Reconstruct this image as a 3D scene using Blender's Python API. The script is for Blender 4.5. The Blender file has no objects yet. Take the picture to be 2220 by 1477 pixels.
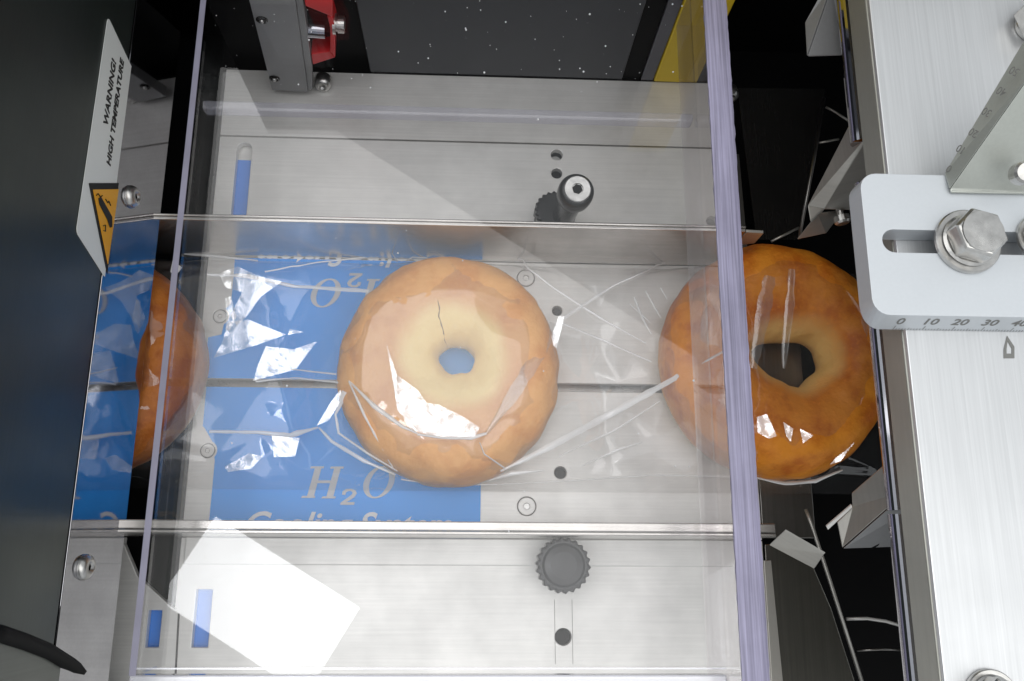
import bpy, bmesh, math, random
from mathutils import Vector, Matrix, noise
random.seed(4)
sc = bpy.context.scene
COL = sc.collection

# ---------------------------------------------------------------- camera
F, CX, CY, H = 1900.0, 1110.0, 738.5, 0.44
_up = -Vector((-90, -486, -1900)).normalized()
_y = Vector((35, 7421, -1900)); _y = (_y - _up * _y.dot(_up)).normalized()
_x = _y.cross(_up)
MR = Matrix((_x, _y, _up))            # camera axes -> world axes
cd = bpy.data.cameras.new('camera'); cam = bpy.data.objects.new('camera', cd); COL.objects.link(cam)
cam.matrix_world = Matrix.Translation((0, 0, H)) @ MR.to_4x4()
cd.sensor_width = 36; cd.lens = 36 * F / 2220; cd.clip_start = 0.01; cd.clip_end = 50
sc.camera = cam
sc.view_settings.view_transform = 'Standard'; sc.view_settings.look = 'None'
sc.view_settings.exposure = 0.42; sc.view_settings.gamma = 1.0; sc.view_settings.use_curve_mapping = False

CAM = Vector((0, 0, H))
def ray(px, py): return MR @ Vector((px - CX, -(py - CY), -F))
def P(px, py, z=0.0):                 # pixel on a level plane
    d = ray(px, py); return CAM + d * ((z - H) / d.z)
def PY(px, py, y):                    # pixel on an upright plane y = const
    d = ray(px, py); return CAM + d * (y / d.y)
def PX(px, py, x):                    # pixel on an upright plane x = const
    d = ray(px, py); return CAM + d * (x / d.x)

# ---------------------------------------------------------------- room light
w = bpy.data.worlds.new('World'); sc.world = w; w.use_nodes = True
bgn = w.node_tree.nodes['Background']; bgn.inputs[0].default_value = (0.93, 0.97, 1.0, 1); bgn.inputs[1].default_value = 0.52

SHEET = 0.085                         # top face of the clear cover
def lamp(name, quad, z, radiance, color):
    """ceiling panel lamp whose mirror image in the clear cover falls on the pixel quad A,B,C,D"""
    pts = [P(px, py, 2 * SHEET - z) for px, py in quad]
    for p in pts: p.z = z
    c = sum(pts, Vector()) / 4
    ux = ((pts[1] - pts[0]) + (pts[2] - pts[3])) * 0.5
    uy = ((pts[3] - pts[0]) + (pts[2] - pts[1])) * 0.5
    sx, sy = ux.length, uy.length
    ux.normalize(); uy = (uy - ux * uy.dot(ux)).normalized()
    L = bpy.data.lights.new(name, 'AREA'); L.shape = 'RECTANGLE'; L.size = sx; L.size_y = sy
    L.energy = radiance * math.pi * sx * sy; L.color = color
    o = bpy.data.objects.new(name, L); COL.objects.link(o)
    nz = ux.cross(uy)
    if nz.z < 0: uy = -uy; nz = -nz
    o.matrix_world = Matrix.Translation(c) @ Matrix((ux, uy, nz)).transposed().to_4x4()
    return c
LAMP_BIG = lamp('ceiling_light_panel', [(60, -190), (2900, 1713), (2150, 2833), (-690, 920)], 2.05, 1.1, (1, .985, .96))
LAMP_KEY = lamp('ceiling_light_tube', [(448, 1098), (365, 1320), (640, 1490), (800, 1340)], 1.95, 5.4, (.96, .98, 1))

# ---------------------------------------------------------------- helpers
def empty(name, loc=(0, 0, 0)):
    o = bpy.data.objects.new(name, None); COL.objects.link(o); o.location = loc; o.empty_display_size = .01
    return o
def tag(o, label=None, cat=None, group=None, kind=None):
    if label: o['label'] = label
    if cat: o['category'] = cat
    if group: o['group'] = group
    if kind: o['kind'] = kind
    return o
def link(name, me, mat, parent=None):
    o = bpy.data.objects.new(name, me); COL.objects.link(o)
    if mat and not me.materials: me.materials.append(mat)
    if parent:
        o.parent = parent; o.matrix_parent_inverse = Matrix.Translation(-parent.location)
    return o
def obj(name, bm, mat, parent=None, bevel=0, smooth=False, seg=2):
    me = bpy.data.meshes.new(name)
    bmesh.ops.recalc_face_normals(bm, faces=bm.faces)
    if smooth:
        for f in bm.faces: f.smooth = True
    bm.to_mesh(me); bm.free()
    o = link(name, me, mat, parent)
    if bevel:
        m = o.modifiers.new('bevel', 'BEVEL'); m.width = bevel; m.segments = seg; m.limit_method = 'ANGLE'; m.angle_limit = math.radians(40)
    return o
def box(bm, x0, x1, y0, y1, z0, z1):
    vs = [bm.verts.new((x, y, z)) for z in (z0, z1) for x, y in ((x0, y0), (x1, y0), (x1, y1), (x0, y1))]
    for q in ((0, 3, 2, 1), (4, 5, 6, 7), (0, 1, 5, 4), (1, 2, 6, 5), (2, 3, 7, 6), (3, 0, 4, 7)):
        bm.faces.new([vs[i] for i in q])
def boxo(name, mat, parent, x0, x1, y0, y1, z0, z1, bevel=0):
    bm = bmesh.new(); box(bm, x0, x1, y0, y1, z0, z1); return obj(name, bm, mat, parent, bevel)
def prism(bm, loops, ext):
    """planar loops (first outer, the rest holes) filled and extruded by the vector ext"""
    es = []
    for lp in loops:
        vs = [bm.verts.new(p) for p in lp]
        es += [bm.edges.new((vs[i], vs[(i + 1) % len(vs)])) for i in range(len(vs))]
    r = bmesh.ops.triangle_fill(bm, edges=es, use_beauty=True, use_dissolve=False)
    fs = [g for g in r['geom'] if isinstance(g, bmesh.types.BMFace)]
    r = bmesh.ops.extrude_face_region(bm, geom=fs)
    for v in [g for g in r['geom'] if isinstance(g, bmesh.types.BMVert)]: v.co += Vector(ext)
def plate(name, mat, parent, loops, ext, bevel=0):
    bm = bmesh.new(); prism(bm, loops, ext); return obj(name, bm, mat, parent, bevel)
def circ(cx, cy, r, z, n=28, ry=None):
    ry = ry or r
    return [Vector((cx + r * math.cos(2 * math.pi * i / n), cy + ry * math.sin(2 * math.pi * i / n), z)) for i in range(n)]
def rrect(x0, x1, y0, y1, r, z, n=6):
    out = []
    for cx, cy, a in ((x1 - r, y1 - r, 0), (x0 + r, y1 - r, 90), (x0 + r, y0 + r, 180), (x1 - r, y0 + r, 270)):
        for i in range(n + 1):
            t = math.radians(a + 90 * i / n); out.append(Vector((cx + r * math.cos(t), cy + r * math.sin(t), z)))
    return out
def lathe(bm, prof, n=32, org=(0, 0, 0), axis=(0, 0, 1), wob=None):
    """profile (r, h) turned about an axis"""
    az = Vector(axis).normalized(); ax = az.orthogonal().normalized(); ay = az.cross(ax); org = Vector(org)
    rings = []
    for r, h in prof:
        ring = []
        for i in range(n):
            t = 2 * math.pi * i / n; rr = r * (wob(t, r, h) if wob else 1)
            ring.append(bm.verts.new(org + az * h + (ax * math.cos(t) + ay * math.sin(t)) * rr))
        rings.append(ring)
    for a, b in zip(rings, rings[1:]):
        for i in range(n): bm.faces.new((a[i], a[(i + 1) % n], b[(i + 1) % n], b[i]))
    bm.faces.new(rings[0][::-1]); bm.faces.new(rings[-1])
def tube(bm, pts, r, n=10):
    pts = [Vector(p) for p in pts]; rings = []
    for i, p in enumerate(pts):
        d = (pts[min(i + 1, len(pts) - 1)] - pts[max(i - 1, 0)]).normalized()
        a = d.orthogonal().normalized() if i == 0 else (rings[-1][1] - d * rings[-1][1].dot(d)).normalized()
        b = d.cross(a)
        rings.append(([bm.verts.new(p + (a * math.cos(2 * math.pi * k / n) + b * math.sin(2 * math.pi * k / n)) * r) for k in range(n)], a))
    for (A, _), (B, _) in zip(rings, rings[1:]):
        for k in range(n): bm.faces.new((A[k], A[(k + 1) % n], B[(k + 1) % n], B[k]))
    bm.faces.new(rings[0][0][::-1]); bm.faces.new(rings[-1][0])
def text(name, s, mat, parent, origin, xdir, ydir, size, shear=0, depth=.0002, bold=0, align='LEFT'):
    c = bpy.data.curves.new(name, 'FONT'); c.body = s; c.size = size; c.shear = shear; c.extrude = depth; c.offset = bold; c.align_x = align
    c.resolution_u = 4
    t = bpy.data.objects.new(name, c); COL.objects.link(t)
    bpy.context.view_layer.update()
    me = bpy.data.meshes.new_from_object(t.evaluated_get(bpy.context.evaluated_depsgraph_get()))
    bpy.data.objects.remove(t)
    xd, yd = Vector(xdir).normalized(), Vector(ydir).normalized()
    me.transform(Matrix.Translation(Vector(origin)) @ Matrix((xd, yd, xd.cross(yd))).transposed().to_4x4())
    me.materials.clear()
    return link(name, me, mat, parent)

# ---------------------------------------------------------------- materials
def newmat(name):
    m = bpy.data.materials.new(name); m.use_nodes = True
    return m, m.node_tree.nodes, m.node_tree.links, m.node_tree.nodes['Principled BSDF']
def metal(name, col, rough=.3, metallic=.9, stretch=(1, 60, 1), var=.12, bump=.02, smudge=.0, scale=900):
    m, N, L, b = newmat(name)
    tc = N.new('ShaderNodeTexCoord'); mp = N.new('ShaderNodeMapping'); mp.inputs['Scale'].default_value = stretch
    L.new(tc.outputs['Object'], mp.inputs[0])
    n = N.new('ShaderNodeTexNoise'); n.inputs['Scale'].default_value = scale / max(stretch); n.inputs['Detail'].default_value = 5
    L.new(mp.outputs[0], n.inputs['Vector'])
    n2 = N.new('ShaderNodeTexNoise'); n2.inputs['Scale'].default_value = 28; n2.inputs['Detail'].default_value = 6; n2.inputs['Roughness'].default_value = .62
    L.new(tc.outputs['Object'], n2.inputs['Vector'])
    r1 = N.new('ShaderNodeMapRange'); r1.inputs[1].default_value = .25; r1.inputs[2].default_value = .75; r1.inputs[3].default_value = 1 - var; r1.inputs[4].default_value = 1 + var * .5
    L.new(n.outputs[0], r1.inputs[0])
    r2 = N.new('ShaderNodeMapRange'); r2.inputs[1].default_value = .35; r2.inputs[2].default_value = .7; r2.inputs[3].default_value = 1; r2.inputs[4].default_value = 1 - smudge
    L.new(n2.outputs[0], r2.inputs[0])
    mu = N.new('ShaderNodeMath'); mu.operation = 'MULTIPLY'; L.new(r1.outputs[0], mu.inputs[0]); L.new(r2.outputs[0], mu.inputs[1])
    vm = N.new('ShaderNodeVectorMath'); vm.operation = 'SCALE'; vm.inputs[0].default_value = col; L.new(mu.outputs[0], vm.inputs['Scale'])
    L.new(vm.outputs[0], b.inputs['Base Color'])
    rr = N.new('ShaderNodeMapRange'); rr.inputs[3].default_value = rough * .8; rr.inputs[4].default_value = rough * 1.25; L.new(n2.outputs[0], rr.inputs[0])
    L.new(rr.outputs[0], b.inputs['Roughness']); b.inputs['Metallic'].default_value = metallic
    if bump:
        bp = N.new('ShaderNodeBump'); bp.inputs['Strength'].default_value = bump; bp.inputs['Distance'].default_value = .0005
        L.new(n.outputs[0], bp.inputs['Height']); L.new(bp.outputs[0], b.inputs['Normal'])
    return m
def paint(name, col, rough=.45, spec=.5, var=.06, metallic=0):
    m, N, L, b = newmat(name)
    n = N.new('ShaderNodeTexNoise'); n.inputs['Scale'].default_value = 60; n.inputs['Detail'].default_value = 6
    tc = N.new('ShaderNodeTexCoord'); L.new(tc.outputs['Object'], n.inputs['Vector'])
    r = N.new('ShaderNodeMapRange'); r.inputs[3].default_value = 1 - var; r.inputs[4].default_value = 1 + var; L.new(n.outputs[0], r.inputs[0])
    vm = N.new('ShaderNodeVectorMath'); vm.operation = 'SCALE'; vm.inputs[0].default_value = col; L.new(r.outputs[0], vm.inputs['Scale'])
    L.new(vm.outputs[0], b.inputs['Base Color']); b.inputs['Roughness'].default_value = rough
    b.inputs['Specular IOR Level'].default_value = spec; b.inputs['Metallic'].default_value = metallic
    return m
def clear(name, tint, f0, rough=.02, haze=0.0, hazecol=(1, 1, 1), bump=0, bscale=200):
    """clear plastic: see-through with a Schlick sheen"""
    m, N, L, b = newmat(name); N.remove(b)
    pwr = 13 if f0 < .02 else 5
    out = N['Material Output']
    g = N.new('ShaderNodeNewGeometry')
    dt = N.new('ShaderNodeVectorMath'); dt.operation = 'DOT_PRODUCT'; L.new(g.outputs['Normal'], dt.inputs[0]); L.new(g.outputs['Incoming'], dt.inputs[1])
    ab = N.new('ShaderNodeMath'); ab.operation = 'ABSOLUTE'; L.new(dt.outputs['Value'], ab.inputs[0])
    iv = N.new('ShaderNodeMath'); iv.operation = 'SUBTRACT'; iv.inputs[0].default_value = 1; L.new(ab.outputs[0], iv.inputs[1])
    pw = N.new('ShaderNodeMath'); pw.operation = 'POWER'; pw.inputs[1].default_value = pwr; L.new(iv.outputs[0], pw.inputs[0])
    ma = N.new('ShaderNodeMath'); ma.operation = 'MULTIPLY_ADD'; ma.inputs[1].default_value = 1 - f0; ma.inputs[2].default_value = f0; L.new(pw.outputs[0], ma.inputs[0])
    tr = N.new('ShaderNodeBsdfTransparent'); tr.inputs[0].default_value = (*tint, 1)
    gl = N.new('ShaderNodeBsdfGlossy'); gl.inputs['Roughness'].default_value = rough
    if bump:
        tc = N.new('ShaderNodeTexCoord'); n = N.new('ShaderNodeTexNoise'); n.inputs['Scale'].default_value = bscale; n.inputs['Detail'].default_value = 3
        L.new(tc.outputs['Object'], n.inputs['Vector'])
        bp = N.new('ShaderNodeBump'); bp.inputs['Strength'].default_value = bump; bp.inputs['Distance'].default_value = .001; L.new(n.outputs[0], bp.inputs['Height']); L.new(bp.outputs[0], gl.inputs['Normal'])
    src = tr
    if haze:
        df = N.new('ShaderNodeBsdfDiffuse'); df.inputs[0].default_value = (*hazecol, 1)
        mh = N.new('ShaderNodeMixShader'); mh.inputs[0].default_value = haze; L.new(tr.outputs[0], mh.inputs[1]); L.new(df.outputs[0], mh.inputs[2]); src = mh
    mx = N.new('ShaderNodeMixShader'); L.new(ma.outputs[0], mx.inputs[0]); L.new(src.outputs[0], mx.inputs[1]); L.new(gl.outputs[0], mx.inputs[2])
    L.new(mx.outputs[0], out.inputs[0])
    return m

STEEL = metal('brushed_stainless', (.78, .765, .735), .42, .38, (1, 55, 1), .08, .01, .18)
STEEL_RAIL = metal('polished_rail_steel', (.60, .57, .54), .24, .95, (1, 60, 60), .12, .02, .25)
STEEL_DARK = metal('dark_stainless', (.28, .27, .255), .28, .95, (60, 1, 60), .15, .02, .2)
STEEL_BR = metal('bracket_steel', (.52, .5, .46), .38, .8, (1, 1, 60), .08, .01, .15)
BLACKSTEEL = metal('black_glossy_steel', (.035, .034, .033), .22, .6, (60, 1, 60), .2, .02, .3)
MIRROR = metal('mirror_strip_steel', (.42, .42, .44), .05, 1.0, (1, 60, 60), .05, 0, .15)
CHROME = metal('polished_mirror_steel', (.46, .46, .50), .05, 1.0, (1, 60, 60), .05, 0, .12)
ALU = metal('milled_aluminium', (.68, .69, .70), .36, .62, (70, 1, 70), .10, .015, .04, 1500)
ALU_WHITE = metal('anodised_aluminium', (.64, .67, .70), .5, .45, (1, 1, 1), .02, 0, .02)
ALU_SIDE = metal('beam_side_aluminium', (.42, .42, .38), .45, .6, (60, 1, 60), .06, .01, .1)
BOLT = metal('bolt_steel', (.62, .61, .59), .28, .95, (1, 1, 1), .25, .25, .25, 260)
GREYM = metal('grey_bracket_paint', (.30, .30, .305), .5, .3, (1, 1, 1), .05, .02, .1)
DARKWALL = metal('dark_hood_steel', (.045, .055, .05), .30, .55, (1, 1, 60), .10, .01, .15)
BLACK = paint('black_paint', (.004, .004, .0045), .6, .12, .2)
BLACKPANEL = paint('black_panel', (.030, .033, .040), .38, .4, .1)
RUBBER = paint('black_plastic', (.006, .006, .006), .3, .5, .1)
KNOBGREY = paint('grey_knob_plastic', (.02, .021, .023), .3, .5, .2)
BLUE = paint('blue_label_print', (.002, .34, 1.0), .35, .4, .06)
BLUE2 = paint('blue_strip_print', (.012, .22, .80), .35, .4, .06)
WHITE = paint('white_print', (.88, .89, .91), .5, .3, .05)
SILVERINK = paint('silver_print', (.60, .61, .64), .45, .4, .05)
STICKER = paint('white_sticker', (.74, .76, .74), .35, .45, .03)
ORANGE = paint('warning_yellow', (.80, .37, .008), .4, .4, .05)
INK = paint('black_ink', (.008, .007, .006), .5, .3, .1)
GREYINK = paint('engraved_grey_ink', (.20, .20, .19), .5, .3, .1)
RED = paint('red_paint', (.62, .012, .016), .35, .5, .08)
YELLOW = paint('yellow_paint', (.72, .50, .02), .45, .4, .06)
HOLE = paint('hole_black', (.012, .012, .013), .8, .1, .1)
ACRYL = clear('clear_acrylic', (.985, .985, .99), .04, .012)
ACRYL_W = clear('clear_acrylic_wall', (.985, .985, .99), .015, .02)
ACRYL_T = clear('acrylic_thick_pink_sheen', (.96, .945, .955), .055, .03, .045, (.93, .86, .86))  # pink tint and haze colour in the reflections on the plate's face
EDGE = metal('frosted_acrylic_edge', (.37, .35, .50), .5, 0, (70, 1, 70), .45, .2, .2, 1400)
EDGE_L = paint('cut_acrylic_edge', (.30, .29, .38), .35, .5, .3)
EDGE_W = clear('bright_acrylic_edge', (.95, .95, 1), .25, .15, .4, (.95, .95, 1))
FILM = clear('clear_wrapping_film', (.985, .985, .985), .10, .05, .02, (1, 1, 1), .06, 90)
SOFT = clear('loose_wrapping_film', (.97, .97, .97), .12, .07, .10, (1, 1, 1), .2, 200)
FOLD = clear('folded_wrapping_film', (.96, .96, .96), .12, .12, .70, (1, 1, 1), .3, 260)  # white haze of layered film, which also paints in the bright crease highlights
CRINK = clear('crinkled_wrapping_film', (.96, .96, .97), .19, .13, .08, (1, 1, 1), .10, 260)
DUST = paint('dust', (.75, .76, .78), .9, .1, .1)

def bagel_mat(name, gold, dark, pale, holepale):
    m, N, L, b = newmat(name)
    at = N.new('ShaderNodeAttribute'); at.attribute_name = 'tz'     # t across ring, height, ripple
    sp = N.new('ShaderNodeSeparateXYZ'); L.new(at.outputs['Vector'], sp.inputs[0])
    tc = N.new('ShaderNodeTexCoord')
    n1 = N.new('ShaderNodeTexNoise'); n1.inputs['Scale'].default_value = 55; n1.inputs['Detail'].default_value = 7; n1.inputs['Roughness'].default_value = .6
    n2 = N.new('ShaderNodeTexNoise'); n2.inputs['Scale'].default_value = 420; n2.inputs['Detail'].default_value = 5
    n3 = N.new('ShaderNodeTexNoise'); n3.inputs['Scale'].default_value = 20; n3.inputs['Detail'].default_value = 3
    for n in (n1, n2, n3): L.new(tc.outputs['Object'], n.inputs['Vector'])
    def mixc(a, bcol, fac):
        x = N.new('ShaderNodeMix'); x.data_type = 'RGBA'
        for s, v in ((x.inputs[6], a), (x.inputs[7], bcol)):
            if hasattr(v, 'links'): L.new(v, s)
            else: s.default_value = (*v, 1)
        L.new(fac, x.inputs[0]); return x.outputs[2]
    def rng(src, a, c, o0=0, o1=1, smooth=True):
        r = N.new('ShaderNodeMapRange'); r.inputs[1].default_value = a; r.inputs[2].default_value = c; r.inputs[3].default_value = o0; r.inputs[4].default_value = o1
        if smooth: r.interpolation_type = 'SMOOTHSTEP'
        L.new(src, r.inputs[0]); return r.outputs[0]
    def add(a, bb, k):
        x = N.new('ShaderNodeMath'); x.operation = 'MULTIPLY_ADD'; L.new(bb, x.inputs[0]); x.inputs[1].default_value = k; L.new(a, x.inputs[2]); return x.outputs[0]
    c = mixc(gold, dark, rng(n1.outputs[0], .40, .64))
    c = mixc(c, tuple(min(1, v * 1.12) for v in gold), rng(n2.outputs[0], .55, .75, 0, .5))
    tt = add(sp.outputs['X'], n1.outputs[0], -.18); tt = add(tt, n3.outputs[0], -.12)
    c = mixc(c, holepale, rng(tt, holepale_t[name] + .14, holepale_t[name] - .10))
    zz = add(sp.outputs['Y'], n3.outputs[0], .25)
    c = mixc(c, pale, rng(zz, .50, .22))
    L.new(c, b.inputs['Base Color'])
    b.inputs['Roughness'].default_value = .48; b.inputs['Specular IOR Level'].default_value = .35
    bp = N.new('ShaderNodeBump'); bp.inputs['Strength'].default_value = .55; bp.inputs['Distance'].default_value = .0008; L.new(n2.outputs[0], bp.inputs['Height']); L.new(bp.outputs[0], b.inputs['Normal'])
    return m
holepale_t = {'bagel_crust_pale': .18, 'bagel_crust_golden': -.05, 'bagel_crust_brown': .0}
CRUST1 = bagel_mat('bagel_crust_pale', (.80, .40, .125), (.70, .295, .075), (.76, .46, .17), (.95, .72, .31))
CRUST3 = bagel_mat('bagel_crust_golden', (.80, .285, .026), (.58, .145, .010), (.78, .48, .18), (1.0, .70, .26))
CRUST2 = bagel_mat('bagel_crust_brown', (.50, .16, .025), (.34, .085, .012), (.72, .50, .28), (.5, .2, .04))

# ---------------------------------------------------------------- machine base (dark space below)
base = empty('machine_base', (0, .1, -.09)); tag(base, kind='structure')
boxo('base_floor', BLACK, base, -.30, .45, -.16, .42, -.094, -.09)
boxo('base_wall_rear', BLACK, base, -.30, .45, .345, .349, -.09, .30)
boxo('base_wall_left', BLACK, base, -.304, -.30, -.16, .42, -.094, .30)
boxo('base_wall_right', BLACK, base, .45, .454, -.16, .42, -.094, .10)
boxo('base_wall_front', BLACK, base, -.30, .45, -.164, -.16, -.094, -.005)

# ---------------------------------------------------------------- machine bed
bed = empty('machine_bed', (0, .1, 0)); tag(bed, kind='structure')
XL, XR = -.1395, .1445
def hp(px, py): p = P(px, py); return p.x, p.y
def pl(name, loops, z1=0.0, t=.004, mat=STEEL, bevel=.00035):
    return plate(name, mat, bed, loops, (0, 0, -t), bevel)
def rect(x0, x1, y0, y1, z=0.0): return [Vector((x0, y0, z)), Vector((x1, y0, z)), Vector((x1, y1, z)), Vector((x0, y1, z))]
ys = .2250
pl('rear_strip', [rect(XL, .1385, ys + .0004, .2652)])
h1 = hp(1207, 376); h2 = hp(1207, 336); sl = hp(527, 322)
slot_rear = [Vector((-.1298 + .0040 + .0040 * math.cos(a), .2172 + .004 * math.sin(a), 0)) for a in [math.pi * i / 10 for i in range(11)]] + [Vector((-.1298, .170, 0)), Vector((-.1218, .170, 0))]
h5 = hp(1543, 480)
pl('rear_plate', [rect(XL, .1385, .1560, ys - .0004), circ(*h1, .0030, 0), circ(*h2, .0032, 0), slot_rear, circ(*h5, .0030, 0)])
g1 = hp(1208, 674); s1 = hp(1140, 603); s2 = hp(477, 686)
pl('centre_plate', [rect(XL, XR, .0905, .1556), circ(*g1, .0027, 0), circ(*s1, .0047, 0, 32), circ(*s2, .0036, 0, 32)])
g2 = hp(1215, 1025); s3 = hp(1142, 1098); s4 = hp(450, 977)
pl('centre_plate', [rect(XL, XR, .0125, .0862), circ(*g2, .0031, 0), circ(*s3, .0047, 0, 32), circ(*s4, .0036, 0, 32)])
c1, c2, c3 = P(372, 1322), P(298, 1250), P(268, 1178)
g3 = hp(1221, 1381)
fr = [Vector((XL, .0121, 0)), Vector((XL, c1.y, 0)), c2, c3, Vector((c3.x, .0121, 0)), Vector((-.20, .0121, 0)), Vector((-.20, -.12, 0)), Vector((XR, -.12, 0)), Vector((XR, .0121, 0))]
slot_front = rect(-.1302, -.1225, -.0382, -.012)
slot_front2 = rect(-.1515, -.1452, -.0382, -.0215)
pl('front_plate', [fr, circ(*g3, .0040, 0), slot_front, slot_front2])
for (x, y), r in ((s1, .0044), (s3, .0044), (s2, .0033), (s4, .0033)):
    bm = bmesh.new()
    lathe(bm, [(r, -.003), (r, -.0002), (r - .0003, .0001), (r * .40, .0001), (r * .36, -.0009)], 28, (x, y, 0))
    s = obj('countersunk_screw', bm, STEEL, bed)
    bm = bmesh.new(); lathe(bm, [(r * .30, -.0008), (r * .30, -.0003)], 6, (x, y, 0)); obj('hex_socket', bm, BOLT, s)
for x, y, r in ((*h1, .003), (*h2, .0032), (*g1, .0027), (*g2, .0031), (*g3, .004), (*h5, .003)):
    bm = bmesh.new(); lathe(bm, [(r * 1.02, -.014), (r * 1.02, -.0085)], 20, (x, y, 0)); obj('hole_bottom', bm, HOLE if (x, y) != h2 else STEEL, bed)
boxo('slot_floor', STEEL_DARK, bed, XL, XR, .0835, .0932, -.012, -.008)
bm = bmesh.new(); box(bm, -.131, -.1205, .168, .213, -.0062, -.0046); obj('blue_strip', bm, BLUE2, bed)
bm = bmesh.new(); box(bm, -.131, -.1205, .2132, .222, -.0062, -.0050); obj('slot_floor', bm, STEEL, bed)
boxo('blue_strip', BLUE2, bed, -.1312, -.1215, -.0392, -.010, -.0062, -.0046)
boxo('blue_strip', BLUE2, bed, -.1525, -.1442, -.0392, -.020, -.0062, -.0046)
# two scribed lines on the front plate under the knob
for px in (1202, 1240):
    a, b_ = P(px, 1300), P(px + 2, 1440)
    bm = bmesh.new(); tube(bm, [a + Vector((0, 0, .00002)), b_ + Vector((0, 0, .00002))], .00012, 5); obj('scribed_line', bm, STEEL_DARK, bed)
a, b_ = P(388, 1330), P(380, 1477); bm = bmesh.new(); tube(bm, [a, b_], .0005, 6); obj('plate_seam', bm, BLACK, bed)
# jaw channel on the left of the bed
chan = empty('jaw_channel', (-.15, .12, -.02)); tag(chan, 'black channel under the left bagel between bed and hood', 'channel')
boxo('channel_floor', BLACK, chan, -.200, XL - .0005, c1.y + .001, .30, -.030, -.026)
boxo('side_bar', BLACKSTEEL, chan, -.1445, -.1400, .013, .2650, -.018, -.003, .0005)
boxo('side_bar', BLACKSTEEL, chan, -.1545, -.1490, .013, .2650, -.012, -.004, .0005)

# ---------------------------------------------------------------- blue labels
def h2o(rot, lab, parent_label):
    z0, z1 = .0003, .0006
    pc = (P(822, 1045) + P(707, 637)) * .5
    def M(v):
        v = Vector(v)
        if rot: v = Vector((2 * pc.x - v.x, 2 * pc.y - v.y, v.z))
        return v
    def px(poly, z): return [M(P(x, y) + Vector((0, 0, z))) for x, y in poly]
    root = empty('blue_label', (-.065, .12 if rot else .05, 0)); tag(root, lab, 'label', 'water cooling labels on the bed')
    if not rot:
        s = P(450, 977); o = [(-.1342, .0862), (.0045, .0862), (.0045, .0128), (-.1270, .0128), (-.1268, .0490)]
        o += [(s.x + .0048 * math.cos(t), s.y + .0048 * math.sin(t)) for t in [math.radians(-40 + 13 * i) for i in range(9)]]
        o += [(-.1330, .0650), (-.1342, .0662)]
    else:
        s = P(477, 686); o = [(-.1357, .0907), (-.1357, .1118), (-.1290, .1135)]
        o += [(s.x + .0048 * math.cos(t), s.y + .0048 * math.sin(t)) for t in [math.radians(-60 + 13 * i) for i in range(10)]]
        o += [(-.1256, .1300), (-.1256, .1550), (.0038, .1550), (.0038, .0907)]
    plate('label_sheet', BLUE, root, [[Vector((x, y, z0)) for x, y in o]], (0, 0, -.0002))
    up = (0, 0, .00012)
    # italic serif H
    Hs = []
    def stem(xb, xt): Hs.append([(xb, 1078), (xb + 15, 1078), (xt + 15, 1014), (xt, 1014)])
    for n_, poly in (('letter_stem', [(666, 1077), (681, 1077), (697, 1016), (683, 1016)]), ('letter_stem', [(708, 1077), (723, 1077), (739, 1016), (725, 1016)]),
                     ('letter_bar', [(686, 1048), (716, 1048), (717.5, 1042), (687.5, 1042)]),
                     ('letter_serif', [(653, 1080), (683, 1080), (684, 1075.5), (656, 1075.5)]), ('letter_serif', [(697, 1081), (727, 1081), (728, 1076.5), (700, 1076.5)]),
                     ('letter_serif', [(673, 1016), (702, 1016), (703, 1011.5), (675, 1011.5)]), ('letter_serif', [(716, 1016.5), (745, 1016.5), (746, 1012), (718, 1012)])):
        plate(n_, SILVERINK, root, [px(poly, z1 if n_ != 'letter_stem' else z1 - .00006)], up)
    # italic O: tilted ring, thick at the flanks
    cx, cy, sh = 822, 1046, .28
    out = [(cx + 33 * math.cos(t) - sh * 35 * math.sin(t), cy + 35 * math.sin(t)) for t in [2 * math.pi * i / 44 for i in range(44)]]
    inn = [(cx + 20 * math.cos(t) - sh * 31 * math.sin(t), cy + 31.5 * math.sin(t)) for t in [2 * math.pi * i / 44 for i in range(44)]]
    plate('letter_o', SILVERINK, root, [px(out, z1), px(inn, z1)], up)
    # subscript two
    c2_ = [(742, 1073), (743, 1066), (751, 1060.5), (762, 1060), (771, 1063.5), (774, 1070), (769, 1078), (757, 1086), (751, 1089), (769, 1089), (768, 1095), (738, 1095), (739, 1090),
           (752, 1081), (763, 1073), (765, 1068), (761, 1065), (754, 1065.5), (750, 1069), (749, 1073.5)]
    plate('letter_two', SILVERINK, root, [px(c2_, z1)], up)
    a = M(P(523, 1160) + Vector((0, 0, z1))); xd = (1, 0, 0) if not rot else (-1, 0, 0); yd = (0, 1, 0) if not rot else (0, -1, 0)
    text('lettering', 'Cooling System', WHITE, root, a, xd, yd, .0160, .32, .00006, .0003)
h2o(False, 'blue label reading upright H2O beside the front guide rail', '')
h2o(True, 'blue label with upside-down H2O beside the rear guide rail', '')

# ---------------------------------------------------------------- guide rails
rr = empty('guide_rail', (0, .157, 0)); tag(rr, 'polished steel guide rail behind the wrapped bagels, in front of black post knob', 'guide rail', 'guide rails along the bed')
yb = .1558
bm = bmesh.new(); box(bm, -.168, .1300, yb, yb + .0016, .0015, .0500); obj('upright_sheet', bm, STEEL_RAIL, rr, .0004)
bm = bmesh.new(); box(bm, -.168, .1300, yb + .0017, yb + .0030, .0468, .0506); obj('top_hem', bm, STEEL_RAIL, rr, .0005)
plate('end_tab', STEEL_BR, rr, [[Vector((.1301, .1555, .0500)), Vector((.1385, .1552, .050)), Vector((.1385, .1552, .036)), Vector((.1301, .1555, .032))]], (0, .0016, 0), .0003)
fr_ = empty('guide_rail', (0, .014, 0)); tag(fr_, 'steel guide rail in front of the bagels, beside the grey knurled knob', 'guide rail', 'guide rails along the bed')
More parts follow.
